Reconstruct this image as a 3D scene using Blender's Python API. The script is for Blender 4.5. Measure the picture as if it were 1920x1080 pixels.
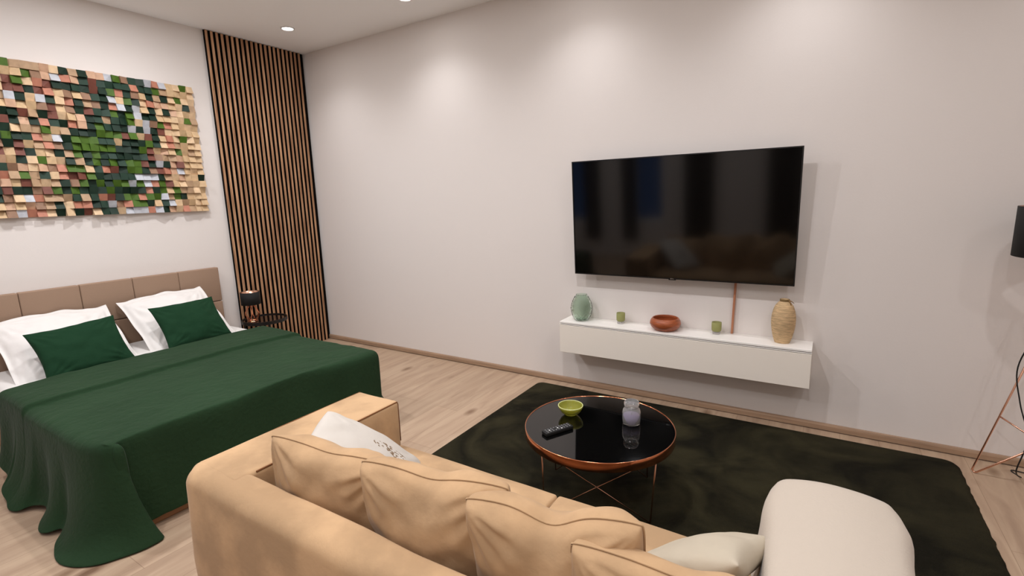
import bpy, bmesh, math, random
from math import sin, cos, pi, radians, hypot, exp
from mathutils import Vector, Matrix, noise
random.seed(7)
S = bpy.context.scene
for o in list(bpy.data.objects): bpy.data.objects.remove(o)
C = S.collection

# ------------------------------------------------------------ camera
cam = bpy.data.cameras.new('camera'); co = bpy.data.objects.new('camera', cam); C.objects.link(co)
co.location = (4.6575, -3.4841, 1.4966)
co.rotation_euler = (1.3908, 0.0303, 0.5582)
cam.sensor_width = 36; cam.lens = 930.3766 / 1920 * 36; cam.clip_start = .02
S.camera = co
# ------------------------------------------------------------ world, exposure
W = bpy.data.worlds.new('dusk'); S.world = W; W.use_nodes = True
W.node_tree.nodes['Background'].inputs[0].default_value = (.10, .22, .50, 1)
W.node_tree.nodes['Background'].inputs[1].default_value = 1.0
S.view_settings.view_transform = 'Standard'; S.view_settings.look = 'None'
S.view_settings.gamma = 1; S.view_settings.use_curve_mapping = False
S.view_settings.exposure = -0.62
H = 3.0
RX, RY = 7.4, -4.6           # right wall, front wall (behind the camera)
LAMPCOL = (1, .995, 1.02)
DOWN = [(.59, -.56), (1.86, -.44), (3.18, -.44), (4.50, -.44), (5.82, -.44)]
DOWN_FILL = [(.95, -1.75), (2.3, -2.0), (3.7, -2.0), (5.3, -2.0), (.95, -3.05), (2.5, -3.7), (4.6, -3.9), (6.2, -3.3)]  # downlights out of view, added as fill to brighten walls and ceiling
def spot(x, y, p, size=128, blend=.75, rad=.05):
    l = bpy.data.lights.new('downlight_beam', 'SPOT'); l.energy = p; l.color = LAMPCOL
    l.spot_size = radians(size); l.spot_blend = blend; l.shadow_soft_size = rad
    o = bpy.data.objects.new('downlight_beam', l); C.objects.link(o); o.location = (x, y, H - .045)
def wide(x, y, p):          # the diffuse part of the same LED lens
    l = bpy.data.lights.new('downlight_glow', 'AREA'); l.shape = 'DISK'; l.size = .07; l.energy = p; l.color = LAMPCOL
    o = bpy.data.objects.new('downlight_glow', l); C.objects.link(o); o.location = (x, y, H - .012)
for x, y in DOWN: spot(x, y, 27 if x < 5 else 12, 128, 1, .07); wide(x, y, 1)
for x, y in DOWN_FILL:
    k = .55 if x > 5 else 1.08
    spot(x, y, 26 * k, 165, 1, .08); wide(x, y, 21 * k)

# ------------------------------------------------------------ helpers
def srgb(r, g, b):
    return tuple(((c / 255) / 12.92 if c / 255 <= .04045 else ((c / 255 + .055) / 1.055) ** 2.4) for c in (r, g, b)) + (1,)
def mat(name, col, rough=.6, metal=0, bump=0, bscale=200, var=0, vscale=4, sheen=0, spec=.5, trans=0, ior=1.45, coat=0, vstretch=None, detail=4, ramp=(.32, .68)):
    m = bpy.data.materials.new(name); m.use_nodes = True; nt = m.node_tree; p = nt.nodes['Principled BSDF']
    p.inputs['Base Color'].default_value = col; p.inputs['Roughness'].default_value = rough
    p.inputs['Metallic'].default_value = metal; p.inputs['Specular IOR Level'].default_value = spec
    p.inputs['Transmission Weight'].default_value = trans; p.inputs['IOR'].default_value = ior
    p.inputs['Coat Weight'].default_value = coat
    if sheen: p.inputs['Sheen Weight'].default_value = sheen; p.inputs['Sheen Roughness'].default_value = .4
    tc = nt.nodes.new('ShaderNodeTexCoord')
    if var:
        n = nt.nodes.new('ShaderNodeTexNoise'); n.inputs['Scale'].default_value = vscale; n.inputs['Detail'].default_value = detail
        src = tc.outputs['Object']
        if vstretch:
            mp = nt.nodes.new('ShaderNodeMapping'); mp.inputs['Scale'].default_value = vstretch
            nt.links.new(src, mp.inputs[0]); src = mp.outputs[0]
        nt.links.new(src, n.inputs['Vector'])
        r = nt.nodes.new('ShaderNodeValToRGB')
        r.color_ramp.elements[0].position = ramp[0]; r.color_ramp.elements[1].position = ramp[1]
        r.color_ramp.elements[0].color = tuple(c * (1 - var) for c in col[:3]) + (1,)
        r.color_ramp.elements[1].color = tuple(min(1, c * (1 + var)) for c in col[:3]) + (1,)
        nt.links.new(n.outputs['Fac'], r.inputs[0]); nt.links.new(r.outputs[0], p.inputs['Base Color'])
    if bump:
        n2 = nt.nodes.new('ShaderNodeTexNoise'); n2.inputs['Scale'].default_value = bscale; n2.inputs['Detail'].default_value = 3
        nt.links.new(tc.outputs['Object'], n2.inputs['Vector'])
        b = nt.nodes.new('ShaderNodeBump'); b.inputs['Strength'].default_value = bump; b.inputs['Distance'].default_value = .004
        nt.links.new(n2.outputs['Fac'], b.inputs['Height']); nt.links.new(b.outputs[0], p.inputs['Normal'])
    return m
def emis(name, col, st):
    m = bpy.data.materials.new(name); m.use_nodes = True; p = m.node_tree.nodes['Principled BSDF']
    p.inputs['Base Color'].default_value = col; p.inputs['Emission Color'].default_value = col; p.inputs['Emission Strength'].default_value = st
    return m
def obj(name, bm, m, parent=None, smooth=False, sub=0, solid=0):
    me = bpy.data.meshes.new(name); bmesh.ops.recalc_face_normals(bm, faces=bm.faces); bm.to_mesh(me); bm.free()
    for mm in (m if isinstance(m, (list, tuple)) else [m]): me.materials.append(mm)
    if smooth:
        for p in me.polygons: p.use_smooth = True
    o = bpy.data.objects.new(name, me); C.objects.link(o)
    if parent: o.parent = parent
    if solid:
        md = o.modifiers.new('solid', 'SOLIDIFY'); md.thickness = solid; md.offset = -1
    if sub:
        md = o.modifiers.new('sub', 'SUBSURF'); md.levels = sub; md.render_levels = sub
    return o
def tag(o, label, cat, group=None, kind=None):
    if label: o['label'] = label
    if cat: o['category'] = cat
    if group: o['group'] = group
    if kind: o['kind'] = kind
    return o
def thing(name, label, cat, loc=(0, 0, 0), rotz=0, group=None):
    o = bpy.data.objects.new(name, None); C.objects.link(o); o.location = loc; o.rotation_euler = (0, 0, rotz)
    o.empty_display_size = .05
    return tag(o, label, cat, group)
def struct(name, bm, m, label=None, smooth=False):
    o = obj(name, bm, m, smooth=smooth); o['kind'] = 'structure'
    if label: o['label'] = label
    return o
def BM(): return bmesh.new()
def box(bm, x0, x1, y0, y1, z0, z1, mi=0):
    v = [bm.verts.new((x, y, z)) for x in (x0, x1) for y in (y0, y1) for z in (z0, z1)]
    for f in ((0, 1, 3, 2), (4, 6, 7, 5), (0, 4, 5, 1), (2, 3, 7, 6), (0, 2, 6, 4), (1, 5, 7, 3)):
        bm.faces.new([v[i] for i in f]).material_index = mi
    return v
def rbox(x0, x1, y0, y1, z0, z1, r=.01, seg=3, cuts=0):
    bm = BM(); box(bm, x0, x1, y0, y1, z0, z1)
    bmesh.ops.recalc_face_normals(bm, faces=bm.faces)
    if cuts: bmesh.ops.subdivide_edges(bm, edges=bm.edges[:], cuts=cuts, use_grid_fill=True)
    if cuts:
        e = [e for e in bm.edges if e.calc_face_angle(0) > .5]
    else: e = bm.edges[:]
    bmesh.ops.bevel(bm, geom=e, offset=r, segments=seg, affect='EDGES', profile=.5, clamp_overlap=True)
    return bm
def wobble(bm, amp, sc, seed=0):
    bm.normal_update()
    for v in bm.verts:
        v.co += v.normal * noise.noise(v.co * sc + Vector((seed, seed * 1.7, 0))) * amp
def lathe(prof, n=32, bm=None, c=(0, 0, 0), closed=False):
    bm = bm or BM(); rings = []
    for r, z in prof:
        if r < 1e-6: rings.append([bm.verts.new((c[0], c[1], c[2] + z))])
        else: rings.append([bm.verts.new((c[0] + r * cos(2 * pi * i / n), c[1] + r * sin(2 * pi * i / n), c[2] + z)) for i in range(n)])
    pairs = list(zip(rings, rings[1:]))
    if closed: pairs.append((rings[-1], rings[0]))
    for a, b in pairs:
        for i in range(n):
            j = (i + 1) % n
            if len(a) == 1 and len(b) > 1: bm.faces.new([a[0], b[i], b[j]])
            elif len(b) == 1 and len(a) > 1: bm.faces.new([a[i], b[0], a[j]])
            elif len(a) > 1: bm.faces.new([a[i], b[i], b[j], a[j]])
    return bm
def tube(pts, r, n=8, bm=None, cap=True):
    bm = bm or BM(); pts = [Vector(p) for p in pts]; rings = []
    up = Vector((0, 0, 1))
    for i, p in enumerate(pts):
        t = ((pts[min(i + 1, len(pts) - 1)] - p).normalized() + (p - pts[max(i - 1, 0)]).normalized()).normalized()
        a = t.cross(up if abs(t.z) < .95 else Vector((1, 0, 0))).normalized(); b = t.cross(a)
        rr = r[i] if isinstance(r, (list, tuple)) else r
        rings.append([bm.verts.new(p + (a * cos(2 * pi * k / n) + b * sin(2 * pi * k / n)) * rr) for k in range(n)])
    for q, w in zip(rings, rings[1:]):
        for k in range(n): bm.faces.new([q[k], q[(k + 1) % n], w[(k + 1) % n], w[k]])
    if cap: bm.faces.new(rings[0]); bm.faces.new(rings[-1][::-1])
    return bm
def crom(P, n):
    P = [Vector(p) for p in P]; out = []
    for i in range(len(P) - 1):
        a, b, c, d = P[max(i - 1, 0)], P[i], P[i + 1], P[min(i + 2, len(P) - 1)]
        for k in range(n):
            t = k / n
            out.append(.5 * ((2 * b) + (c - a) * t + (2 * a - 5 * b + 4 * c - d) * t * t + (3 * b - a - 3 * c + d) * t ** 3))
    out.append(P[-1]); return out

# ------------------------------------------------------------ materials
M = {}
M['wall'] = mat('wall_plaster', srgb(228, 221, 216), .9, bump=.08, bscale=90, spec=.2)
M['ceil'] = mat('ceiling_plaster', srgb(250, 250, 250), .95, spec=.2)
M['suede'] = mat('tan_suede', srgb(190, 157, 121), .9, bump=.35, bscale=45, var=.15, vscale=4.5, ramp=(.40, .60), sheen=.12, spec=.1, detail=9)
M['piping'] = mat('brown_piping', srgb(128, 82, 44), .7)
M['green_cloth'] = mat('green_quilt', srgb(38, 60, 39), .85, bump=.9, bscale=45, var=.10, vscale=3, sheen=.05, spec=.1)
M['green_pillow'] = mat('green_pillow_cloth', srgb(26, 56, 36), .85, bump=.5, bscale=60, sheen=.03, spec=.1)
M['white_cloth'] = mat('white_cotton', srgb(228, 224, 220), .85, bump=.5, bscale=18, spec=.2)
M['print_cloth'] = mat('white_cushion_cloth', srgb(204, 197, 188), .85, bump=.5, bscale=25, spec=.2)
M['grey_cloth'] = mat('pale_grey_cloth', srgb(192, 181, 162), .85, bump=.5, bscale=25, spec=.2)
M['throw'] = mat('cream_fleece', srgb(198, 186, 172), .95, bump=.25, bscale=150, sheen=.2, spec=.1)
M['taupe'] = mat('taupe_upholstery', srgb(154, 128, 108), .75, bump=.2, bscale=300, spec=.2)
M['bedwood'] = mat('bed_base_tan', srgb(160, 120, 88), .6)
M['black'] = mat('black_fabric_shade', srgb(18, 17, 16), .8)
M['black_metal'] = mat('black_metal', srgb(20, 18, 17), .4)
M['felt'] = mat('black_felt', srgb(13, 10, 9), .95, spec=.1)
M['copper'] = mat('polished_copper', srgb(226, 150, 112), .16, 1)
M['copper_thin'] = mat('copper_rod', srgb(226, 176, 150), .25, 1)
M['black_glass'] = mat('black_glass', srgb(5, 5, 5), .03, spec=.6)
M['screen'] = mat('tv_screen', srgb(9, 7, 6), .09, spec=.55)
M['tvbody'] = mat('tv_body', srgb(14, 13, 13), .35)
M['silver'] = mat('silver', srgb(200, 200, 200), .3, 1)
M['cabinet'] = mat('cabinet_front_greige', srgb(244, 236, 224), .4)
M['cabtop'] = mat('cabinet_top_white', srgb(250, 246, 240), .3)
M['gap'] = mat('cabinet_gap', srgb(70, 52, 42), .7)
M['copper_brown'] = mat('cable_cover', srgb(180, 120, 88), .5)
M['bowlwood'] = mat('turned_wood', srgb(160, 84, 48), .4, var=.25, vscale=20, vstretch=(1, 1, 5), coat=.2)
M['black_rubber'] = mat('black_rubber', srgb(15, 15, 15), .6)
M['lampdark'] = mat('curtain_dark', srgb(20, 22, 26), .9)
M['frame'] = mat('window_frame_white', srgb(225, 225, 225), .5)
M['wax'] = mat('lilac_wax', srgb(152, 140, 186), .6)
M['wick'] = mat('wick', srgb(50, 40, 30), .9)
def printmat():
    m = M['print_cloth']; nt = m.node_tree; p = nt.nodes['Principled BSDF']; L = nt.links.new
    tc = nt.nodes.new('ShaderNodeTexCoord'); mp = nt.nodes.new('ShaderNodeMapping'); mp.vector_type = 'TEXTURE'
    mp.inputs['Location'].default_value = (.055, 0, .030); mp.inputs['Scale'].default_value = (.075, 1, .028)
    ln = nt.nodes.new('ShaderNodeVectorMath'); ln.operation = 'LENGTH'
    n = nt.nodes.new('ShaderNodeTexNoise'); n.inputs['Scale'].default_value = 70; n.inputs['Detail'].default_value = 2
    L(tc.outputs['Object'], mp.inputs[0])
    sc = nt.nodes.new('ShaderNodeVectorMath'); sc.operation = 'MULTIPLY'; sc.inputs[1].default_value = (1, 0, 1)
    L(mp.outputs[0], sc.inputs[0]); L(sc.outputs[0], ln.inputs[0]); L(tc.outputs['Object'], n.inputs['Vector'])
    a = nt.nodes.new('ShaderNodeMath'); a.operation = 'LESS_THAN'; a.inputs[1].default_value = 1; L(ln.outputs['Value'], a.inputs[0])
    b = nt.nodes.new('ShaderNodeMath'); b.operation = 'GREATER_THAN'; b.inputs[1].default_value = .53; L(n.outputs['Fac'], b.inputs[0])
    c = nt.nodes.new('ShaderNodeMath'); c.operation = 'MULTIPLY'; L(a.outputs[0], c.inputs[0]); L(b.outputs[0], c.inputs[1])
    x = nt.nodes.new('ShaderNodeMix'); x.data_type = 'RGBA'; x.inputs[6].default_value = p.inputs['Base Color'].default_value; x.inputs[7].default_value = srgb(132, 110, 88)
    L(c.outputs[0], x.inputs[0]); L(x.outputs[2], p.inputs['Base Color'])
printmat()
def glass(name, col, rough=.03, ior=1.3):
    return mat(name, col, rough, trans=1, ior=ior)
M['green_glass'] = glass('green_glass', srgb(222, 236, 225), .02, 1.33)
M['olive_glass'] = mat('olive_glass', srgb(178, 178, 118), .08, trans=.4, ior=1.08, coat=.3)
M['lime_glass'] = mat('lime_glass', srgb(190, 190, 78), .1, trans=.6, ior=1.2, coat=.5)
M['lime_rim'] = mat('lime_rim', srgb(214, 220, 150), .2)
M['clear_glass'] = mat('clear_glass', srgb(245, 245, 245), .03, trans=.86, ior=1.18, coat=.6)
M['pane'] = glass('window_glass', srgb(240, 245, 255), .0, 1.01)
M['smoke_glass'] = mat('smoked_glass_top', srgb(26, 20, 18), .05, spec=.9)
M['lamp_on'] = emis('lit_lens', (1, .93, .85, 1), 30)

def woodslat():
    m = mat('oak_slats', srgb(172, 126, 92), .55, spec=.25); nt = m.node_tree; p = nt.nodes['Principled BSDF']
    tc = nt.nodes.new('ShaderNodeTexCoord'); mp = nt.nodes.new('ShaderNodeMapping'); mp.inputs['Scale'].default_value = (30, 30, 1.2)
    n = nt.nodes.new('ShaderNodeTexNoise'); n.inputs['Scale'].default_value = 3; n.inputs['Detail'].default_value = 8
    r = nt.nodes.new('ShaderNodeValToRGB'); r.color_ramp.elements[0].position = .3; r.color_ramp.elements[1].position = .72
    r.color_ramp.elements[0].color = srgb(134, 92, 64); r.color_ramp.elements[1].color = srgb(212, 168, 130)
    nt.links.new(tc.outputs['Object'], mp.inputs[0]); nt.links.new(mp.outputs[0], n.inputs['Vector'])
    nt.links.new(n.outputs['Fac'], r.inputs[0]); nt.links.new(r.outputs[0], p.inputs['Base Color'])
    return m
M['slat'] = woodslat()
def floormat():
    m = bpy.data.materials.new('oak_laminate_planks'); m.use_nodes = True; nt = m.node_tree; p = nt.nodes['Principled BSDF']; L = nt.links.new
    p.inputs['Roughness'].default_value = .5; p.inputs['Specular IOR Level'].default_value = .3
    tc = nt.nodes.new('ShaderNodeTexCoord')
    rot = nt.nodes.new('ShaderNodeMapping'); rot.inputs['Rotation'].default_value = (0, 0, radians(90))
    L(tc.outputs['Object'], rot.inputs[0])
    br = nt.nodes.new('ShaderNodeTexBrick'); br.inputs['Scale'].default_value = 1; br.offset = .37
    br.inputs['Brick Width'].default_value = 1.38; br.inputs['Row Height'].default_value = .193; br.inputs['Mortar Size'].default_value = .0012
    br.inputs['Mortar Smooth'].default_value = .3
    br.inputs['Color1'].default_value = (.94, .94, .94, 1); br.inputs['Color2'].default_value = (1.04, 1.04, 1.04, 1); br.inputs['Mortar'].default_value = (.62, .58, .55, 1)
    L(rot.outputs[0], br.inputs['Vector'])
    st = nt.nodes.new('ShaderNodeMapping'); st.inputs['Scale'].default_value = (9, 1.1, 1); L(tc.outputs['Object'], st.inputs[0])
    n = nt.nodes.new('ShaderNodeTexNoise'); n.inputs['Scale'].default_value = 1.6; n.inputs['Detail'].default_value = 9; n.inputs['Distortion'].default_value = .9
    L(st.outputs[0], n.inputs['Vector'])
    r = nt.nodes.new('ShaderNodeValToRGB'); e = r.color_ramp.elements
    e[0].position = .28; e[0].color = srgb(164, 138, 116); e[1].position = .66; e[1].color = srgb(190, 165, 140)
    x = e.new(.46); x.color = srgb(178, 152, 128)
    L(n.outputs['Fac'], r.inputs[0])
    # knots
    kn = nt.nodes.new('ShaderNodeMapping'); kn.inputs['Scale'].default_value = (4.2, 2.0, 1); L(tc.outputs['Object'], kn.inputs[0])
    vo = nt.nodes.new('ShaderNodeTexVoronoi'); vo.inputs['Scale'].default_value = 1.0; L(kn.outputs[0], vo.inputs['Vector'])
    kr = nt.nodes.new('ShaderNodeValToRGB'); kr.color_ramp.elements[0].position = .05; kr.color_ramp.elements[0].color = (.50, .43, .38, 1)
    kr.color_ramp.elements[1].position = .17; kr.color_ramp.elements[1].color = (1, 1, 1, 1); L(vo.outputs['Distance'], kr.inputs[0])
    a = nt.nodes.new('ShaderNodeMix'); a.data_type = 'RGBA'; a.blend_type = 'MULTIPLY'; a.inputs[0].default_value = 1
    L(r.outputs[0], a.inputs[6]); L(br.outputs['Color'], a.inputs[7])
    b = nt.nodes.new('ShaderNodeMix'); b.data_type = 'RGBA'; b.blend_type = 'MULTIPLY'; b.inputs[0].default_value = 1
    L(a.outputs[2], b.inputs[6]); L(kr.outputs[0], b.inputs[7]); L(b.outputs[2], p.inputs['Base Color'])
    bp = nt.nodes.new('ShaderNodeBump'); bp.inputs['Strength'].default_value = .15; bp.inputs['Distance'].default_value = .003
    L(n.outputs['Fac'], bp.inputs['Height']); L(bp.outputs[0], p.inputs['Normal'])
    return m
M['floor'] = floormat()
def rugmat():
    m = bpy.data.materials.new('dark_olive_pile'); m.use_nodes = True; nt = m.node_tree; p = nt.nodes['Principled BSDF']; L = nt.links.new
    p.inputs['Roughness'].default_value = .95; p.inputs['Specular IOR Level'].default_value = .1
    tc = nt.nodes.new('ShaderNodeTexCoord')
    n = nt.nodes.new('ShaderNodeTexNoise'); n.inputs['Scale'].default_value = 2.3; n.inputs['Detail'].default_value = 9; n.inputs['Distortion'].default_value = 1.6
    L(tc.outputs['Object'], n.inputs['Vector'])
    r = nt.nodes.new('ShaderNodeValToRGB'); e = r.color_ramp.elements
    e[0].position = .38; e[0].color = srgb(26, 24, 16); e[1].position = .74; e[1].color = srgb(60, 56, 38)
    L(n.outputs['Fac'], r.inputs[0]); L(r.outputs[0], p.inputs['Base Color'])
    n2 = nt.nodes.new('ShaderNodeTexNoise'); n2.inputs['Scale'].default_value = 260; n2.inputs['Detail'].default_value = 2
    L(tc.outputs['Object'], n2.inputs['Vector'])
    bp = nt.nodes.new('ShaderNodeBump'); bp.inputs['Strength'].default_value = .8; bp.inputs['Distance'].default_value = .01
    L(n2.outputs['Fac'], bp.inputs['Height']); L(bp.outputs[0], p.inputs['Normal'])
    return m
M['rug'] = rugmat()
M['baseboard'] = mat('baseboard_wood', srgb(162, 134, 110), .5, var=.15, vscale=3, vstretch=(1, 1, 20), spec=.3)

# ------------------------------------------------------------ room shell
bm = BM(); box(bm, -.1, RX + .1, RY - .2, .1, -.08, 0); struct('floor', bm, M['floor'], 'pale oak laminate plank floor')
bm = BM(); box(bm, -.1, RX + .1, RY - .2, .1, H, H + .08); struct('ceiling', bm, M['ceil'], 'plain off-white plaster ceiling')
bm = BM(); box(bm, -.1, 0, RY - .2, .1, 0, H); struct('wall_left', bm, M['wall'], 'white wall behind the bed')
bm = BM(); box(bm, 0, RX, 0, .1, 0, H); struct('wall_back', bm, M['wall'], 'white wall carrying the television')
bm = BM(); box(bm, RX, RX + .1, RY - .2, .1, 0, H); struct('wall_right', bm, M['wall'])
WIN = [(.55, 1.40), (2.02, 2.50), (2.80, 3.20), (4.0, 4.5)]; WZ0, WZ1 = .55, 2.6
bm = BM(); xs = [0]
for a, b in WIN[:2]: xs += [a, b]
xs += [RX]
for i in range(0, len(xs), 2): box(bm, xs[i], xs[i + 1], RY - .2, RY, 0, H)
for a, b in WIN[:2]:
    box(bm, a, b, RY - .2, RY, 0, WZ0); box(bm, a, b, RY - .2, RY, WZ1, H)
struct('wall_front', bm, M['wall'])
for i, (a, b) in enumerate(WIN[:2]):
    bm = BM(); t = .05
    for q in ((a, a + t, WZ0, WZ1), (b - t, b, WZ0, WZ1), (a + t, b - t, WZ0, WZ0 + t), (a + t, b - t, WZ1 - t, WZ1), (a + t, b - t, 1.95, 1.99)):
        box(bm, q[0], q[1], RY - .19, RY - .14, q[2], q[3])
    w = struct('window_%d' % (i + 1), bm, M['frame'])
    bm = BM(); box(bm, a + t, b - t, RY - .175, RY - .165, WZ0 + t, WZ1 - t); obj('pane', bm, M['pane'], w)
def baseboard(name, a, b, axis):
    bm = BM(); prof = [(0, .007), (.014, .007), (.014, .034), (.011, .043), (.006, .048), (0, .048)]
    for (u0, z0), (u1, z1) in zip(prof, prof[1:] + prof[:1]):
        if axis == 'x': vs = [(a, -u0, z0), (b, -u0, z0), (b, -u1, z1), (a, -u1, z1)]
        else: vs = [(u0, a, z0), (u0, b, z0), (u1, b, z1), (u1, a, z1)]
        bm.faces.new([bm.verts.new(v) for v in vs])
    bmesh.ops.remove_doubles(bm, verts=bm.verts, dist=1e-5)
    struct(name, bm, M['baseboard'])
baseboard('baseboard_back', .0, RX, 'x'); baseboard('baseboard_left', RY, -.99, 'y')

# ceiling downlights
def downlight(x, y, lab, first=[None]):
    if first[0] is None:
        t = thing('ceiling_downlight', lab, 'ceiling light', (x, y, H), 0, 'recessed ceiling spotlights')
        obj('trim_ring', lathe([(.044, -.002), (.047, -.008), (.054, -.007), (.058, 0), (.044, 0)], 40, closed=True), M['frame'], t, True)
        obj('lens', lathe([(0, -.003), (.0445, -.003), (.0445, -.0005), (0, -.0005)], 32), M['lamp_on'], t)
        first[0] = t; return
    r = first[0].copy(); C.objects.link(r); r.location = (x, y, H); r['label'] = lab
    for ch in first[0].children:
        c = ch.copy(); C.objects.link(c); c.parent = r
downlight(*DOWN[0], 'glowing round recessed downlight in the ceiling beside the slatted wood corner')
downlight(*DOWN[1], 'round recessed downlight at the top edge of the photo, second from the slatted corner')
for k, (x, y) in enumerate(DOWN[2:] + DOWN_FILL):  # rest of the wall row, then the added fill downlights
    downlight(x, y, 'round recessed ceiling downlight above the %s' % ['green vase end of the shelf', 'woven vase end of the shelf', 'tripod floor lamp', 'bed pillow nearest the lamp, unseen and added as fill', 'foot of the bed, unseen and added as fill', 'near side of the coffee table, unseen and added as fill', 'rug corner near the throw, unseen and added as fill', 'left side of the bed, unseen and added as fill', 'floor behind the left sofa arm, unseen and added as fill', 'spot just behind the camera, unseen and added as fill', 'rear right of the room, unseen and added as fill'][k])

# curtains behind the camera (seen mirrored in the television)
for k, (a, b) in enumerate(((1.22, 1.50), (1.88, 2.12), (2.84, 3.26), (3.96, 4.40))):
    bm = BM(); n = 40; cols = []
    for i in range(n + 1):
        u = i / n; x = a + (b - a) * u; y = RY + .07 + .025 * sin(u * 2 * pi * 5)
        cols.append([bm.verts.new((x, y, z)) for z in (.28, 1.4, 2.75)])
    for p, q in zip(cols, cols[1:]):
        for j in range(2): bm.faces.new([p[j], q[j], q[j + 1], p[j + 1]])
    o = obj('curtain', bm, M['lampdark'], smooth=True, solid=.004)
    tag(o, 'dark curtain on the rear wall, ' + ['beside the bright left window', 'left of the second window', 'middle of the reflection', 'right end of the reflection'][k], 'curtain', 'dark curtains on the window wall')
bm = BM(); tube([(.4, RY + .07, 2.76), (4.6, RY + .07, 2.76)], .012, 10, bm)
tag(obj('curtain_rod', bm, M['black_metal']), 'long black curtain rod on the window wall behind the camera', 'curtain rod')

# ------------------------------------------------------------ slatted wood panel in the corner
t = thing('slatted_wall_panel', 'tall oak slat panel on black felt in the corner behind the small lamp', 'wall panel', (0, -.49, 0))
bm = BM(); box(bm, .0, .008, -.482, .486, 0, H); obj('felt_backing', bm, M['felt'], t)
bm = BM(); pitch = .0449
for k in range(21):
    y0 = -.482 + k * pitch
    box(bm, .008, .030, y0, y0 + .0235, .0, H - .004)
bm.normal_update()
for f in bm.faces:
    if abs(f.calc_center_median().x - .030) > .001: f.material_index = 1   # black-edged slats, veneered face
obj('slats', bm, [M['slat'], M['felt']], t)

# ------------------------------------------------------------ wood mosaic art
PAL = [srgb(*c) for c in ((200, 170, 132), (172, 142, 112), (214, 184, 148), (182, 122, 100), (112, 66, 54), (20, 42, 30), (38, 60, 48), (70, 98, 30), (184, 186, 192), (142, 110, 88), (196, 158, 130))]
AM = [mat('mosaic_stain_%s' % n, c, .55, var=.10, vscale=30, spec=.3) for n, c in zip(('pine', 'oak', 'birch', 'salmon', 'mahogany', 'forest', 'bottle', 'moss', 'silver', 'walnut', 'peach'), PAL)]
def pickcol(c, r):          # c: column counted from the right end, r: row from the bottom
    rnd = random.random
    if c < 3: return random.choice([0, 0, 1, 2, 0, 2]) if rnd() < .93 else random.choice([5, 7])
    if c < 6: return random.choice([0, 1, 2, 0, 10]) if rnd() < .62 else random.choice([5, 7, 8, 3, 4, 8])
    core = exp(-(((c - 12.5) / 3.0) ** 2 + ((r - 9) / 8.0) ** 2))
    if r < 9: core = max(core, .75 * exp(-(((c - 10) / 2.5) ** 2 + ((r - 4) / 3.5) ** 2)))
    if rnd() < core: return random.choice([5, 5, 6, 5, 6, 7, 5, 7])
    if c < 12: return random.choice([8, 8, 3, 7, 5, 4, 2, 9, 0, 7, 5, 6, 8])
    return random.choice([0, 1, 2, 9, 3, 4, 5, 0, 2, 10, 6, 4, 7, 5, 9, 8 if rnd() < .4 else 1, 5, 6, 3])
art = thing('wood_mosaic_art', 'wide wall art of many small green, brown and natural wood blocks above the bed', 'wall art', (0, -1.97, 1.464))
cs = .0517
for pn in range(2):
    p0 = .83 - pn * .83
    bm = BM()
    for c in range(16):
        for r in range(20):
            y1 = p0 - c * cs - .0006; y0 = y1 - cs + .0006; z0 = r * cs + .0003; z1 = z0 + cs - .0006
            base = .022 + random.random() * .020; k = random.random()
            ty, tz = ((0, .012), (0, .016), (0, -.010), (.010, .006), (-.010, .008), (0, 0))[int(k * 6)]
            v = box(bm, .014, base, y0, y1, z0, z1, pickcol(c + pn * 16, r))
            for q in v[4:]:
                q.co.x += (ty if q.co.y > (y0 + y1) / 2 else -ty) + (-tz if q.co.z > (z0 + z1) / 2 else tz)
                q.co.x = max(q.co.x, .016)
    mp = obj('mosaic_panel', bm, AM, art)
    bm = BM(); box(bm, 0, .0138, p0 - .8262, p0 - .002, .002, 1.032); obj('backing_board', bm, M['bedwood'], mp)

# ------------------------------------------------------------ bed
def bez(a, b, c, t): return a * (1 - t) ** 2 + b * 2 * t * (1 - t) + c * t * t
bed = thing('upholstered_bed', 'double bed with taupe panelled headboard, white mattress and tan base', 'bed', (0, -1.98, 0))
for k in range(5):
    for zz in ((.36, .662), (.666, .966)):
        bm = rbox(.035, .088, -.825 + k * .33 + .001, -.825 + (k + 1) * .33 - .001, zz[0], zz[1], .008, 3)
        obj('headboard_panel', bm, M['taupe'], bed, True)
bm = BM(); box(bm, .012, .045, -.822, .822, .0, .955); obj('headboard_frame', bm, M['taupe'], bed)
obj('bed_base', rbox(.095, 2.025, -.755, .755, .0, .30, .01, 2), M['bedwood'], bed)
obj('mattress', rbox(.095, 2.03, -.775, .775, .30, .473, .05, 5), M['white_cloth'], bed, True)

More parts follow.
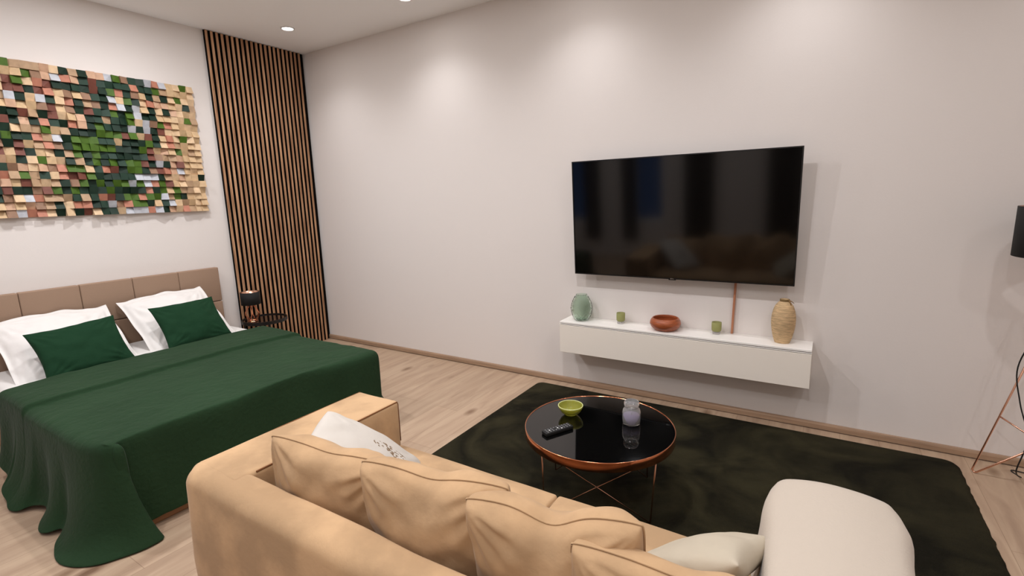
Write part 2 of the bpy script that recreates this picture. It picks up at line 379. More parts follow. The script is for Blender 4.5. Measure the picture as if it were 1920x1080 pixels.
def drape(T, U, hem, ztop, fn_top, name, m, waves=(.018, 46), nr=16, bulge=.03, solid=.006, sub=1, zbul=.0, parent=None):
    """T: (x0,x1,y0,y1) top rectangle; hangs over sides y0, x1, y1 ; hem: list of (perimeter s, Vector)"""
    x0, x1, y0, y1 = T; nx, ny = U
    bm = BM(); G = [[bm.verts.new((x0 + (x1 - x0) * i / nx, y0 + (y1 - y0) * j / ny, 0)) for j in range(ny + 1)] for i in range(nx + 1)]
    for row in G:
        for v in row: v.co.z = ztop + fn_top(v.co.x, v.co.y)
    for i in range(nx):
        for j in range(ny): bm.faces.new([G[i][j], G[i + 1][j], G[i + 1][j + 1], G[i][j + 1]])
    per = [G[i][0] for i in range(nx + 1)] + [G[nx][j] for j in range(1, ny + 1)] + [G[i][ny] for i in range(nx - 1, -1, -1)]
    L = [0]
    for a, b in zip(per, per[1:]): L.append(L[-1] + (Vector((a.co.x, a.co.y)) - Vector((b.co.x, b.co.y))).length)
    sp = crom([V((*h[1], 0)) if False else h[1] for h in hem], 24); kk = [(h[0], h[2] if len(h) > 2 else 0) for h in hem]; ss = []
    for i in range(len(hem) - 1): ss += [hem[i][0] + (hem[i + 1][0] - hem[i][0]) * k / 24 for k in range(24)]
    ss.append(hem[-1][0])
    def hemat(s):
        if s <= ss[0]: return sp[0]
        for i in range(len(ss) - 1):
            if s <= ss[i + 1]: return sp[i].lerp(sp[i + 1], (s - ss[i]) / max(1e-9, ss[i + 1] - ss[i]))
        return sp[-1]
    def kat(s):
        for (a, ka), (b, kb) in zip(kk, kk[1:]):
            if s <= b: return ka + (kb - ka) * (s - a) / max(1e-9, b - a)
        return kk[-1][1]
    prev = None
    for idx, v in enumerate(per):
        s = L[idx]; h = hemat(s); kst = kat(s); a = v.co.copy()
        out = Vector((h.x - a.x, h.y - a.y, 0)); out = out.normalized() if out.length > 1e-4 else Vector((0, 0, 0))
        side = Vector((-out.y, out.x, 0)); col = [v]
        c = Vector((a.x, a.y, a.z)) + out * max(bulge, .0)
        zc = a.z - .02
        for k in range(1, nr + 1):
            t = k / nr
            # first quarter: rounded edge, then fall to the hem
            p1 = Vector((a.x, a.y, 0)) + out * bulge
            if t < .18:
                q = t / .18; p = bez(a, Vector((p1.x, p1.y, a.z)), Vector((p1.x, p1.y, a.z - bulge * 1.1)), q)
            else:
                q = (t - .18) / .82; st = Vector((p1.x, p1.y, a.z - bulge * 1.1))
                mid = Vector((p1.x * .8 + h.x * .2, p1.y * .8 + h.y * .2, h.z * .75 + st.z * .25 if h.z > .05 else h.z * .9 + st.z * .1))
                mid = mid.lerp((st + h) * .5, kst)
                p = bez(st, mid, h, q)
                w = waves[0] * q * (noise.noise(Vector((s * waves[1] / 6.28, 0, q * .8))) * 1.6 + .5 * sin(s * waves[1] * .6))
                p = p + out * w
            p.z = max(p.z, .006)
            col.append(bm.verts.new(p))
        if prev:
            for k in range(nr): bm.faces.new([prev[k], col[k], col[k + 1], prev[k + 1]])
        prev = col
    return obj(name, bm, m, parent, True, sub, solid)
V = Vector
fold_x = 1.20
def bt(x, y):
    z = .010 * (1 - ((y + 1.98) / .8) ** 4)
    z += .006 * noise.noise(Vector((x * 3, y * 3, 1))) + .003 * noise.noise(Vector((x * 9, y * 9, 4)))
    fx = fold_x + .008 * noise.noise(Vector((y * 6, 0, 0)))
    if x < fx: z += .025
    z += .0025 * noise.noise(Vector((x * 22, y * 22, 9)))
    return z
B0, B1 = -2.745, -1.215
hem = [(0, V((.74, -2.85, .10))), (.30, V((1.0, -2.885, .05))), (.46, V((1.18, -2.935, .02))), (.54, V((1.29, -2.915, .015))),
       (.60, V((1.34, -2.86, .03))), (.68, V((1.44, -2.84, .04))), (.76, V((1.54, -2.90, .015))), (.88, V((1.66, -2.885, .02))), (.96, V((1.72, -2.87, .03))), (1.02, V((1.80, -2.93, .01))), (1.12, V((1.97, -2.935, .008))),
       (1.20, V((2.12, -2.875, .008)), .2), (1.255, V((2.19, -2.775, .008)), .4), (1.285, V((2.21, -2.68, .008)), .6), (1.305, V((2.18, -2.595, .008)), .8),
       (1.325, V((2.10, -2.68, .03)), .4), (1.36, V((2.068, -2.70, .045))), (1.5, V((2.066, -2.58, .05))), (1.9, V((2.075, -2.2, .055))), (2.3, V((2.07, -1.85, .06))), (2.62, V((2.09, -1.45, .05))),
       (2.80, V((2.13, -1.24, .04))), (2.92, V((2.07, -1.06, .03))), (3.10, V((1.88, -1.03, .04))), (3.5, V((1.5, -1.09, .06))), (4.2, V((.74, -1.10, .10)))]
bl = drape((.755, 2.055, B0, B1), (150, 90), hem, .486, bt, 'quilted_bedspread', M['green_cloth'], waves=(.016, 40), nr=22, bulge=.055, solid=.006)
tag(bl, 'large dark green bedspread draped over the double bed and down to the floor', 'bedspread')

def pillow(name, w, h, T, m, loc, rot, label=None, cat=None, group=None, parent=None, dent=0, pinch=.07, flange=0, n=26, wr=.006, seed=0, piping=None, ear=0, power=.42, sag=0, rnd=0, arch=0, crease=0):
    """local: x = width, y = thickness, z = height (centre at the origin)"""
    bm = BM(); bot = {}; grids = []
    def f(u, v, s):
        a = 1 - flange
        uu, vv = u / a, v / a
        th = 0
        if abs(uu) < 1 and abs(vv) < 1: th = T / 2 * ((1 - uu * uu) * (1 - vv * vv)) ** power
        x = w / 2 * u * (1 - pinch * (1 - v * v)); z = h / 2 * v * (1 - pinch * (1 - u * u))
        y = s * th
        if rnd:
            k = max(0, (abs(u) ** 6) * (abs(v) ** 6)); x *= 1 - rnd * k * .6; z *= 1 - rnd * k
        if arch: z += arch * (1 - u * u) * max(0, v) ** 2
        if dent:
            g = exp(-(u / .30) ** 2) * max(0, (v + .1) / 1.1) ** 2
            z -= dent * g; y *= (1 - .28 * g)
        if ear:
            z += ear * max(0, abs(u) - .8) * 5 * max(0, v) ** 3
        if sag: z -= sag * (1 - u * u) * 0 + sag * max(0, v) * .5 * (1 + sin(u * 3 + seed))
        p = Vector((x, y, z))
        nn = noise.noise(Vector((x * 7 + seed, z * 7, s * 2 + seed))) + .5 * noise.noise(Vector((x * 18 + seed, z * 18, s)))
        p.y += s * wr * nn * (1 if th > 0 else .3)
        if crease and th > 0:
            for cu, cv in ((-1, 1), (1, 1), (-1, -1), (1, -1)):
                du, dv = (uu - cu), (vv - cv); r_ = hypot(du, dv); an = math.atan2(dv * cv, du * cu)
                p.y -= s * crease * exp(-((r_ - .45) / .3) ** 2) * (.5 + .5 * sin(an * 17 + seed + cu * 2)) * min(1, th * 30)
        if flange and (abs(uu) >= 1 or abs(vv) >= 1): p.y += .008 * sin(u * 14 + seed) * (abs(uu) >= 1 or abs(vv) >= 1) + .0015 * s
        return p
    us = [sin((i / n * 2 - 1) * pi / 2) * .35 + (i / n * 2 - 1) * .65 for i in range(n + 1)]
    for s in (-1, 1):
        G = []
        for i, u in enumerate(us):
            row = []
            for j, v in enumerate(us):
                edge = i in (0, n) or j in (0, n)
                if edge and s == 1: row.append(grids[0][i][j]); continue
                p = f(u, v, s)
                if edge: p.y = 0 + (.010 * sin(u * 9 + v * 7 + seed) if flange else 0)
                row.append(bm.verts.new(p))
            G.append(row)
        grids.append(G)
        for i in range(n):
            for j in range(n): bm.faces.new([G[i][j], G[i + 1][j], G[i + 1][j + 1], G[i][j + 1]])
    G = grids[0]
    edge = [G[i][0].co.copy() for i in range(n + 1)] + [G[n][j].co.copy() for j in range(1, n + 1)] + [G[i][n].co.copy() for i in range(n - 1, -1, -1)] + [G[0][j].co.copy() for j in range(n - 1, 0, -1)]
    if piping or label:
        pass
    if piping:
        root = thing(name, label, cat, (0, 0, 0), 0, group)
        cv = obj('cushion_cover', bm, m, root, True, 1)
        obj('piping', tube(edge + [edge[0]], .0024, 6, cap=False), piping, root, True)
    else:
        root = obj(name, bm, m, parent, True, 1)
        if label: tag(root, label, cat, group)
    root.location = loc; root.rotation_euler = rot
    return root
# bed pillows: local y axis is thickness; turn 90deg about z so width runs along the bed, lean back
def bedpillow(name, yc, zc, xc, w, h, T, lean, roll, m, lab, grp, **k):
    # base orientation: width along Y, thickness along X, height along Z leaning towards -X
    R = Matrix.Rotation(roll, 4, 'X') @ Matrix.Rotation(-lean, 4, 'Y') @ Matrix.Rotation(pi / 2, 4, 'Z')
    e = R.to_euler()
    return pillow(name, w, h, T, m, (xc, yc, zc), e, lab, 'pillow', grp, **k)
bedpillow('bed_pillow', -1.645, .620, .37, .62, .58, .15, radians(52), radians(2), M['white_cloth'], 'white pillow against the headboard at the lamp side of the bed', 'white bed pillows', flange=.10, seed=3, wr=.018, ear=.035, arch=.05, pinch=.03, crease=.016, n=40)
bedpillow('bed_pillow', -2.35, .615, .37, .66, .58, .15, radians(54), radians(-1), M['white_cloth'], 'white pillow against the headboard at the left edge of the photo', 'white bed pillows', flange=.10, seed=8, wr=.018, ear=.03, arch=.05, pinch=.03, crease=.016, n=40)
bedpillow('green_cushion', -1.665, .635, .595, .465, .375, .12, radians(38), radians(1), M['green_pillow'], 'dark green cushion leaning on the white pillow nearest the small lamp', 'green bed cushions', seed=5, pinch=.09, wr=.014, crease=.007, n=36)
bedpillow('green_cushion', -2.345, .625, .625, .48, .37, .12, radians(38), radians(3), M['green_pillow'], 'dark green cushion leaning on the white pillow at the left edge', 'green bed cushions', seed=11, pinch=.09, wr=.014, crease=.007, n=36)

# ------------------------------------------------------------ round side table and small lamp
t = thing('round_side_table', 'small round black side table with dark glass top beside the bed', 'side table', (.25, -.88, 0))
obj('glass_top', lathe([(0, .440), (.185, .440), (.185, .446), (0, .446)], 48), M['smoke_glass'], t)
obj('rim', lathe([(.185, .425), (.195, .425), (.195, .455), (.185, .455)], 48, closed=True), M['black_metal'], t)
for k in range(3):
    a = radians(-20 + 120 * k)
    obj('leg', tube([(.188 * cos(a), .188 * sin(a), .43), (.165 * cos(a), .165 * sin(a), .004)], .008, 10), M['black_metal'], t)
obj('base_ring', tube([(.165 * cos(2 * pi * i / 48), .165 * sin(2 * pi * i / 48), .008) for i in range(49)], .007, 8, cap=False), M['black_metal'], t, True)
t = thing('small_table_lamp', 'small lamp with black drum shade and copper wire base on the round side table', 'table lamp', (.235, -.985, .447))
bm = lathe([(.082, .160), (.082, .275), (.079, .275), (.079, .160)], 40, closed=True); obj('lamp_shade', bm, M['black'], t, True)
obj('shade_lining', lathe([(.0785, .161), (.0785, .274), (.0775, .274), (.0775, .161)], 40, closed=True), M['copper_thin'], t, True)
bm = BM()
for k in range(6):
    a = 2 * pi * k / 6; b = a + pi / 6
    P = [(.02 * cos(a), .02 * sin(a), .165), (.066 * cos(b), .066 * sin(b), .075), (.040 * cos(a), .040 * sin(a), .003)]
    tube(P, .0026, 6, bm); tube([(.066 * cos(b), .066 * sin(b), .075), (.040 * cos(b + pi / 6), .040 * sin(b + pi / 6), .003)], .0026, 6, bm)
    tube([(.02 * cos(b + pi / 6), .02 * sin(b + pi / 6), .165), (.066 * cos(b), .066 * sin(b), .075)], .0026, 6, bm)
    tube([(.040 * cos(a), .040 * sin(a), .003), (.040 * cos(a + pi / 3), .040 * sin(a + pi / 3), .003)], .0026, 6, bm)
obj('wire_base', bm, M['copper'], t)
obj('socket', lathe([(0, .150), (.018, .150), (.018, .200), (0, .200)], 20), M['black_metal'], t)
bm = BM()
for k in range(3):
    a = 2 * pi * k / 3; tube([(.015 * cos(a), .015 * sin(a), .165), (.080 * cos(a), .080 * sin(a), .165)], .002, 6, bm)
obj('shade_spider', bm, M['black_metal'], t)

# ------------------------------------------------------------ television
tv = thing('television', 'large flat black television mounted on the wall above the white shelf', 'television', (3.809, -.12, 1.329))
tv.rotation_euler = (.0559, 0, 0)
w2, h2 = .7196, .408
obj('back_shell', rbox(-w2 + .03, w2 - .03, .0, .030, -h2 + .03, h2 - .03, .01, 2), M['tvbody'], tv)
bm = BM(); f = .0075
for q in ((-w2, -w2 + f, -h2, h2), (w2 - f, w2, -h2, h2), (-w2 + f, w2 - f, -h2, -h2 + f), (-w2 + f, w2 - f, h2 - f, h2)):
    box(bm, q[0], q[1], -.012, .004, q[2], q[3])
obj('bezel', bm, M['tvbody'], tv)
bm = BM(); box(bm, -w2 + f, w2 - f, -.009, .0, -h2 + f, h2 - f); obj('screen', bm, M['screen'], tv)
bm = BM(); box(bm, -.026, .022, -.013, -.002, -h2 - .006, -h2 + .0); obj('standby_bar', bm, M['tvbody'], tv)
bm = BM(); lathe([(0, 0), (.0045, 0), (.0045, .0012), (0, .0012)], 16, bm); bmesh.ops.rotate(bm, verts=bm.verts, matrix=Matrix.Rotation(pi / 2, 3, 'X'))
for v in bm.verts: v.co += Vector((-.009, -.0125, -h2 + .004))
box(bm, -.001, .004, -.0136, -.0125, -h2 + .0012, -h2 + .0068); box(bm, .0055, .011, -.0136, -.0125, -h2 + .0012, -h2 + .0028)
obj('maker_emblem', bm, M['silver'], tv)
obj('wall_bracket', rbox(-.22, .22, .030, .108, -.15, .15, .004, 1), M['black_metal'], tv)
# cable cover
bm = BM(); box(bm, 4.177, 4.189, -.026, -.001, .566, .905)
for v in bm.verts:
    if v.co.z > .8: v.co.x += .008
tag(obj('cable_cover', bm, M['copper_brown']), 'narrow copper-brown cable strip running from the television down to the white shelf', 'cable cover')

# ------------------------------------------------------------ floating cabinet
X0, X1, D = 3.002, 4.646, .204
t = thing('floating_cabinet', 'long white wall-mounted cabinet with flap front below the television', 'cabinet', (X0, 0, .326))
def cb(name, m, *a, r=.0015):
    obj(name, rbox(*a, r, 1), m, t)
cb('body', M['cabinet'], .006, X1 - X0 - .006, -D + .019, -.001, .002, .221)
cb('flap_front', M['cabinet'], .0, X1 - X0, -D, -D + .018, .0, .213)
cb('top_board', M['cabtop'], .0, X1 - X0, -D, -.001, .2255, .239)
cb('shadow_gap', M['gap'], .004, X1 - X0 - .004, -D + .006, -.002, .2135, .2250, r=.0005)
cb('rail', M['cabtop'], .0, X1 - X0, -D, -D + .006, .2165, .2215, r=.0005)
TOP = .326 + .2392

def facet_vase():
    prof = []; outer = [(.043, .0), (.055, .012), (.070, .045), (.0785, .085), (.077, .110), (.068, .145), (.052, .178), (.042, .194), (.043, .200)]
    pts = crom([(r, 0, z) for r, z in outer], 6)
    bm = BM(); rings = []; n = 72
    for idx, p in enumerate(pts):
        ring = []
        for i in range(n):
            a = 2 * pi * i / n; k = p.z / .2
            d = .0045 * (abs(sin(a * 9 + p.z * 95)) + abs(sin(a * 9 - p.z * 95)) - 1) * (1 if .04 < k < .93 else 0)
            ring.append(bm.verts.new(((p.x + d) * cos(a), (p.x + d) * sin(a), p.z)))
        rings.append(ring)
    for q in reversed(pts[1:]):
        rings.append([bm.verts.new(((q.x - .004) * cos(2 * pi * i / n), (q.x - .004) * sin(2 * pi * i / n), max(q.z, .008))) for i in range(n)])
    for a, b in zip(rings, rings[1:]):
        for i in range(n): bm.faces.new([a[i], a[(i + 1) % n], b[(i + 1) % n], b[i]])
    bm.faces.new(rings[0]); bm.faces.new(rings[-1]); return bm
o = obj('glass_vase', facet_vase(), M['green_glass'], smooth=True); o.location = (3.137, -.100, TOP)
tag(o, 'rounded green glass vase with diamond pattern at the left end of the white shelf', 'vase')
def tealight(x, y, lab):
    t = thing('tealight_holder', lab, 'candle holder', (x, y, TOP), 0, 'green glass tealight holders')
    obj('glass_cup', lathe([(0, .018), (.024, .018), (.030, .024), (.031, .034), (.031, .080), (.0285, .080), (.0285, .034), (.022, .027), (0, .027)], 40), M['olive_glass'], t, True)
    obj('glass_foot', lathe([(0, .0), (.025, .0), (.026, .003), (.0255, .0175), (0, .0175)], 40), M['clear_glass'], t, True)
tealight(3.437, -.075, 'small olive green glass candle holder between the green vase and the wooden bowl')
tealight(4.095, -.070, 'small olive green glass candle holder between the wooden bowl and the cable strip')
o = obj('wooden_bowl', lathe([(0, 0), (.060, 0), (.072, .004), (.094, .022), (.104, .046), (.100, .066), (.088, .084), (.084, .086), (.080, .083), (.090, .064), (.094, .046), (.084, .024), (.055, .010), (0, .009)], 64), M['bowlwood'], smooth=True)
o.location = (3.768, -.105, TOP); tag(o, 'round reddish-brown turned wooden bowl in the middle of the white shelf', 'bowl')
# woven vase
t = thing('woven_vase', 'tall beige ribbed vase with twine at its neck, right end of the white shelf', 'vase', (4.482, -.092, TOP))
outer = crom([(.042, 0, 0), (.052, 0, .03), (.062, 0, .08), (.067, 0, .13), (.064, 0, .18), (.052, 0, .225), (.034, 0, .252), (.024, 0, .262), (.023, 0, .272)], 14)
pr = []
for i, p in enumerate(outer):
    rib = .0012 * sin(p.z * 2 * pi / .0095) if .04 < p.z < .235 else 0
    pr.append((p.x + rib, p.z))
pr = [(0, 0)] + pr + [(.019, .272), (.019, .20), (0, .18)]
obj('body', lathe(pr, 48), mat('woven_beige', srgb(202, 172, 132), .8, bump=.5, bscale=160, var=.22, vscale=45, vstretch=(.6, .6, 3), spec=.2), t, True)
obj('neck_band', lathe([(.0238, .258), (.0268, .260), (.0268, .272), (.0238, .273)], 32, closed=True), mat('twine', srgb(120, 96, 60), .9), t, True)
bm = tube([(.024, -.008, .266), (.038, -.014, .262), (.052, -.018, .252)], [.004, .003, .0015], 8); tube([(.022, -.014, .266), (.034, -.022, .252), (.036, -.024, .240)], [.004, .0035, .002], 8, bm)
obj('twine_ends', bm, mat('twine_ends', srgb(132, 100, 62), .9), t, True)

# ------------------------------------------------------------ rug
bm = BM(); nx, ny = 150, 110; RX0, RX1, RY0, RY1 = 2.76, 5.36, -2.05, -.115; G = []
for i in range(nx + 1):
    row = []
    for j in range(ny + 1):
        u, v = i / nx, j / ny; x = RX0 + (RX1 - RX0) * u; y = RY0 + (RY1 - RY0) * v
        e = min(u, 1 - u) * (RX1 - RX0); e2 = min(v, 1 - v) * (RY1 - RY0); m = min(e, e2)
        # rounded corner on all four
        cx = max(0, .07 - e); cy = max(0, .07 - e2)
        if cx > 0 and cy > 0:
            r = hypot(cx, cy); k = .07 * max(cx, cy) / .07 / r if r else 1
            sx = 1 if u < .5 else -1; sy = 1 if v < .5 else -1
            x += sx * cx * (1 - k); y += sy * cy * (1 - k)
        if m < .001:
            x += .006 * noise.noise(Vector((x * 22, y * 22, 0))); y += .006 * noise.noise(Vector((x * 22, y * 22, 5)))
        z = .003 if m < .001 else .022 + .004 * noise.noise(Vector((x * 6, y * 6, 0))) + .0025 * noise.noise(Vector((x * 31, y * 31, 0)))
        if .001 <= m < .02: z = min(z, .018)
        row.append(bm.verts.new((x, y, z)))
    G.append(row)
for i in range(nx):
    for j in range(ny): bm.faces.new([G[i][j], G[i + 1][j], G[i + 1][j + 1], G[i][j + 1]])
tag(obj('shag_rug', bm, M['rug'], smooth=True), 'large dark olive-black soft pile rug under the copper coffee table', 'rug')

# ------------------------------------------------------------ coffee table
TC = (3.7925, -1.366); TR = .358
t = thing('round_coffee_table', 'round copper-rimmed coffee table with glossy black glass top on the dark rug', 'coffee table', (TC[0], TC[1], 0))
obj('glass_top', lathe([(0, .388), (TR - .0036, .388), (TR - .0036, .3965), (0, .3965)], 96), M['black_glass'], t)
obj('rim', lathe([(TR - .0035, .356), (TR - .001, .355), (TR, .357), (TR, .398), (TR - .001, .400), (TR - .0035, .399)], 96, closed=True), M['copper'], t, True)
obj('top_support', lathe([(0, .372), (TR - .008, .372), (TR - .008, .3875), (0, .3875)], 64), M['black_metal'], t)
tops = [(-.145, -.312, .372), (.320, -.138, .372), (.145, .312, .372), (-.320, .138, .372)]; feet = [(-.165, -.262, .028), (.288, -.095, .028), (.165, .262, .028), (-.288, .095, .028)]
for k in range(4): obj('leg', tube([tops[k], feet[k]], .0034, 10), M['copper_thin'], t, True)
for i, j in ((0, 1), (1, 0), (2, 3), (3, 2)): obj('cross_brace', tube([tops[i], feet[j]], .0026, 8), M['copper_thin'], t, True)
TT = .3967
t = thing('green_glass_bowl', 'small lime green glass bowl on the round coffee table', 'bowl', (3.622, -1.322, TT))
obj('bowl', lathe([(0, 0), (.026, 0), (.034, .006), (.050, .020), (.062, .042), (.0635, .050), (.0600, .050), (.057, .042), (.045, .023), (.028, .012), (0, .010)], 48), M['lime_glass'], t, True)
obj('rim', lathe([(.0602, .0497), (.0632, .0497), (.0638, .0512), (.0632, .0525), (.0602, .0525), (.0596, .0512)], 48, closed=True), M['lime_rim'], t, True)
jar = thing('candle_jar', 'clear glass candle jar with lid and lilac wax on the coffee table', 'candle jar', (3.925, -1.275, TT))
obj('jar_body', lathe([(0, 0), (.036, 0), (.042, .006), (.0435, .03), (.0435, .062), (.040, .075), (.032, .084), (.032, .092), (.029, .092), (.029, .083), (.037, .073), (.0405, .061), (.0405, .009), (0, .007)], 48), M['clear_glass'], jar, True)
wx = obj('wax', lathe([(0, .008), (.0395, .010), (.0398, .046), (0, .046)], 40), M['wax'], jar, True)
obj('wick', tube([(0, 0, .046), (.001, 0, .056)], .001, 6), M['wick'], wx)
obj('lid', lathe([(0, .086), (.027, .086), (.028, .093), (.036, .094), (.037, .106), (.033, .116), (.026, .118), (.014, .114), (0, .113)], 48), M['clear_glass'], jar, True)
r = thing('remote_control', 'black television remote control lying on the coffee table', 'remote control', (3.648, -1.520, TT), radians(62))
obj('casing', rbox(-.078, .078, -.022, .022, .0, .018, .005, 3), M['black_rubber'], r, True)
bt2 = mat('button_grey', srgb(120, 120, 122), .5); bt3 = mat('button_white', srgb(225, 225, 225), .5)
for i in range(9):
    for j in range(3):
        white = (i, j) in ((4, 1), (5, 0), (1, 1))
        if i == 3 and j == 1: continue
        bm = rbox(-.066 + i * .0155, -.066 + i * .0155 + .008, -.0155 + j * .012, -.0155 + j * .012 + .0065, .0178, .0196, .001, 1)
        obj('button', bm, bt3 if white else bt2, r)

# ------------------------------------------------------------ sofa
SX0, SX1, SF, SB = 2.815, 4.86, -1.965, -2.775
sofa = thing('suede_sofa', 'tan suede sofa with broad arms seen from behind in the foreground', 'sofa', ((SX0 + SX1) / 2, (SF + SB) / 2, 0))
ox, oy = (SX0 + SX1) / 2, (SF + SB) / 2
def sp(name, b, m=None, sm=True, wob=.004):
    if wob: wobble(b, wob, 5, len(name))
    for v in b.verts: v.co.x -= ox; v.co.y -= oy
    return obj(name, b, m or M['suede'], sofa, sm)
sp('arm', rbox(SX0, SX0 + .255, -2.72, SF, .05, .605, .018, 4, cuts=10), wob=.003)
sp('arm', rbox(SX1 - .255, SX1, -2.72, SF, .05, .605, .018, 4, cuts=10), wob=.003)
# backrest: rounded cross-section swept along x, rounded ends
bm = BM()
def sec(s):      # y, z outline, closed
    P = []
    r = .055
    y0, y1, z1 = SB, -2.650, .606
    for k in range(9):
        a = radians(180 - 90 * k / 8); P.append((y0 + r + r * cos(a), z1 - r + r * sin(a)))
    r2 = .025
    for k in range(7):
        a = radians(90 - 90 * k / 6); P.append((y1 - r2 + r2 * cos(a), z1 - r2 + r2 * sin(a)))
    P += [(y1, .5), (y1, .35), (y1, .05), (y0 + .02, .05), (y0 - .010, .12), (y0 - .018, .28), (y0 - .010, .42)]
    return P
cols = []; NX = 60
xsn = [0, .012, .035, .07] + [.07 + (SX1 - SX0 - .14) * i / NX for i in range(1, NX)] + [SX1 - SX0 - .07, SX1 - SX0 - .035, SX1 - SX0 - .012, SX1 - SX0]
for xx in xsn:
    e = min(xx, SX1 - SX0 - xx); k = min(1, e / .07); ins = .07 * (1 - math.sqrt(max(0, 1 - (1 - k) ** 2)))
    P = sec(1); cy = -2.76; cz = .33; ring = []
    for y, z in P:
        yy = y if y > -2.68 else y + ins * min(1, max(0, (-2.68 - y) / .09))
        zz = z - (ins * .12 if z > .5 else 0)
        q = Vector((SX0 + xx, yy, zz))
        am = .012 if .05 < z else 0
        d = noise.noise(q * 3.1) * am + noise.noise(q * 8) * .004
        q.z += d * (1 if z > .45 else 0); q.y += d * (-1 if y < -2.73 else 0)
        ring.append(bm.verts.new(q))
    cols.append(ring)
for a, b in zip(cols, cols[1:]):
    for i in range(len(a)): bm.faces.new([a[i], b[i], b[(i + 1) % len(a)], a[(i + 1) % len(a)]])
bm.faces.new(cols[0]); bm.faces.new(cols[-1])
sp('backrest', bm, wob=0)
sp('seat_base', rbox(SX0 + .256, SX1 - .256, -2.649, SF - .012, .06, .262, .01, 2), wob=0)
mid = (SX0 + SX1) / 2 + .045
for a, b in ((SX0 + .258, mid - .001), (mid + .001, SX1 - .258)):
    bm = rbox(a, b, -2.648, SF - .012, .263, .400, .035, 5, cuts=10)
    for v in bm.verts:
        if v.co.z > .35:
            u = (v.co.x - a) / (b - a) * 2 - 1; w = (v.co.y + 2.31) / .34
            v.co.z += .022 * max(0, 1 - u ** 4) * max(0, 1 - w ** 4)
    sp('seat_cushion', bm)
for sx in (SX0 + .06, SX1 - .06):
    for sy in (SF - .06, SB + .08):
        b = rbox(sx - .025, sx + .025, sy - .025, sy + .025, .0 if sy < -2.1 else .022, .062, .003, 1); sp('foot', b, M['black_metal'], wob=0)
def pipe(P, r=.0032): 
    b = tube(P, r, 6); sp('piping', b, M['piping'], wob=0)
za = .603
for x0, x1, inner in ((SX0, SX0 + .255, 1), (SX1 - .255, SX1, -1)):
    xi, xo = (x1, x0) if inner == 1 else (x0, x1)
    s = 1 if inner == 1 else -1
    pipe([(xi - s * .004, -2.64, za - .002), (xi - s * .003, -2.2, za - .002), (xi - s * .004, SF - .010, za - .003), (xi - s * .005, SF - .004, za - .016), (xi - s * .005, SF - .003, .41)])
    pipe([(xo + s * .016, -2.70, za - .002), (xo + s * .004, -2.4, za - .004), (xo + s * .004, SF - .008, za - .004), (xo + s * .004, SF + .001, za - .03), (xo + s * .004, SF + .001, .08)])

# back cushions, each one on its own
GC = 'tan suede back cushions on the sofa'
cush = [(3.335, -2.510, .528, .50, .41, .24, 14, 10, .012, 'tan suede back cushion in the left corner of the sofa beside the arm', 1, -3),
        (3.780, -2.505, .560, .49, .42, .24, 13, 9, .018, 'tan suede back cushion, second from the left arm of the sofa', 4, 2),
        (4.150, -2.500, .572, .45, .42, .24, 14, 12, .045, 'tan suede back cushion with a deep dent, third from the left arm', 6, 3),
        (4.455, -2.520, .532, .50, .42, .22, 10, 8, .012, 'tan suede back cushion nearest the cream throw, cut off by the photo bottom', 9, -2)]
for x, y, z, w, h, T, lean, yaw, dent, lab, sd, roll in cush:
    R = Matrix.Rotation(radians(-yaw) * -1, 4, 'Z') @ Matrix.Rotation(radians(lean), 4, 'X') @ Matrix.Rotation(radians(-roll), 4, 'Y')
    pillow('back_cushion', w, h, T, M['suede'], (x, y, z), R.to_euler(), lab, 'cushion', GC, dent=dent, pinch=.05, seed=sd, wr=.014, piping=M['suede'], power=.38, n=44, rnd=.06, crease=.012)
# white cushion with a small printed motif on the left
A_, B_ = V((3.095, -2.345, .675)), V((3.33, -2.15, .445)); Hd = V((.62, -.78, -.03)).normalized()
Xa = (B_ - A_).normalized(); Hd = (Hd - Xa * Hd.dot(Xa)).normalized(); Za = -Hd; Ya = Za.cross(Xa)
R = Matrix((Xa, Ya, Za)).transposed()
pillow('white_cushion', .43, .34, .13, M['print_cloth'], (A_ + B_) / 2 + Hd * .150 + V((0, 0, .015)), R.to_euler(), 'white cushion with small dark print leaning inside the left sofa arm', 'cushion', None, pinch=-.05, seed=14, wr=.010, crease=.006)
R = Matrix.Rotation(radians(10), 4, 'Z') @ Matrix.Rotation(radians(-29), 4, 'Y') @ Matrix.Rotation(radians(62), 4, 'X') @ Matrix.Rotation(radians(-8), 4, 'Y')
pillow('pale_cushion', .40, .34, .13, M['grey_cloth'], (4.415, -2.265, .522), R.to_euler(), 'pale grey-beige cushion lying on the seat against the cream throw', 'cushion', None, pinch=.07, seed=17, wr=.010)

# cream throw over the right arm
th = [(0, V((4.56, -2.88, .44))), (.4, V((4.57, -2.45, .435))), (.7, V((4.565, -2.15, .43))), (.93, V((4.53, -1.98, .40))), (1.02, V((4.60, -1.86, .34))),
      (1.15, V((4.74, -1.85, .30))), (1.25, V((4.88, -1.87, .28))), (1.32, V((4.93, -1.97, .24))), (1.6, V((4.94, -2.2, .22))), (2.2, V((4.93, -2.88, .24)))]
tw = drape((4.625, -1.0, 0, 0), (1, 1), [(0, V((0, 0, 0))), (1, V((0, 0, 0)))], 0, lambda x, y: 0, 'tmp', M['throw']) if False else None
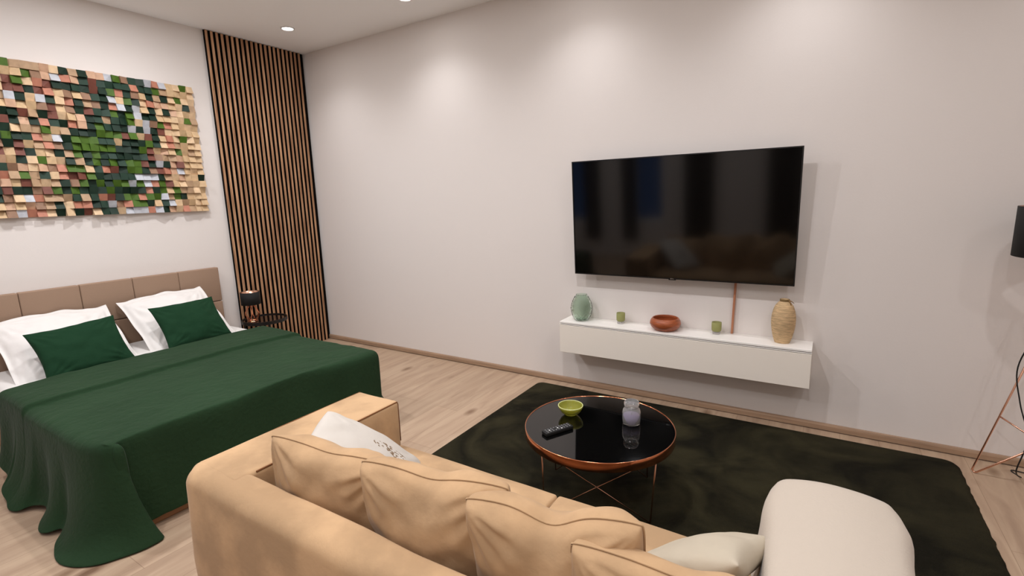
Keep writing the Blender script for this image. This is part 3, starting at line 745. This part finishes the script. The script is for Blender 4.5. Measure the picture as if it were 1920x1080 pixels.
# built in a turned frame: x' = y (towards the television), y' = -x
def conv(p): return V((p.y, -p.x, p.z))
hem2 = [(s, conv(p)) for s, p in th]
hem2 = [(hem2[-1][0] - s, p) for s, p in reversed(hem2)]
Tx = (-2.88, -1.915, -4.850, -4.625)
thr = drape(Tx, (50, 14), hem2, .628, lambda x, y: .016 * (1 - ((y + 4.7375) / .1125) ** 2) + .004 * noise.noise(Vector((x * 5, y * 5, 2))), 'cream_throw', M['throw'], waves=(.010, 30), nr=16, bulge=.055, solid=.012)
thr.rotation_euler = (0, 0, 0)
for v in thr.data.vertices: v.co = V((-v.co.y, v.co.x, v.co.z))
thr.data.flip_normals()
tag(thr, 'thick smooth cream throw blanket draped over the right arm of the sofa', 'throw blanket')

# ------------------------------------------------------------ floor lamp
LC = V((5.60, -.35, 0))
t = thing('tripod_floor_lamp', 'copper tripod floor lamp with black drum shade at the right edge of the photo', 'floor lamp', LC)
obj('lamp_shade', lathe([(.205, 1.165), (.205, 1.390), (.202, 1.390), (.202, 1.165)], 56, closed=True), M['black'], t, True)
obj('shade_lining', lathe([(.2015, 1.166), (.2015, 1.389), (.200, 1.389), (.200, 1.166)], 56, closed=True), M['copper_thin'], t, True)
obj('stem', tube([(0, 0, 1.02), (0, 0, 1.24)], .010, 12), M['copper_thin'], t, True)
bm = BM()
for k in range(3):
    a = 2 * pi * k / 3; tube([(.010 * cos(a), .010 * sin(a), 1.20), (.201 * cos(a), .201 * sin(a), 1.20)], .0025, 6, bm)
obj('shade_spider', bm, M['copper_thin'], t)
obj('bulb', lathe([(0, 1.24), (.014, 1.24), (.030, 1.285), (.022, 1.315), (0, 1.325)], 24), M['frame'], t, True)
a0 = math.atan2(.165, -.195)
hub = V((0, 0, .28))
for k in range(3):
    a = a0 + 2 * pi * k / 3; f = V((.256 * cos(a), .256 * sin(a), .006)); ap = V((.012 * cos(a), .012 * sin(a), 1.04))
    inn = f + (V((0, 0, 0)) - V((f.x, f.y, 0))).normalized() * .022
    obj('leg', tube([ap, f + V((0, 0, .010)), f + V((0, 0, 0)) + (inn - f) * .5, inn + V((0, 0, .006)), hub], .0048, 10), M['copper_thin'], t, True)
    q = f.lerp(ap, .33); obj('strut', tube([q, hub], .004, 8), M['copper_thin'], t, True)
cab = crom([(.0, .0, 1.02), (-.06, .05, .82), (-.105, .085, .62), (-.085, .06, .45), (-.045, .04, .28), (-.06, .06, .10), (.0, .20, .008), (-.02, .27, .006), (.08, .26, .006), (.4, .24, .006)], 8)
obj('power_cord', tube(cab, .003, 6), M['black_rubber'], t, True)
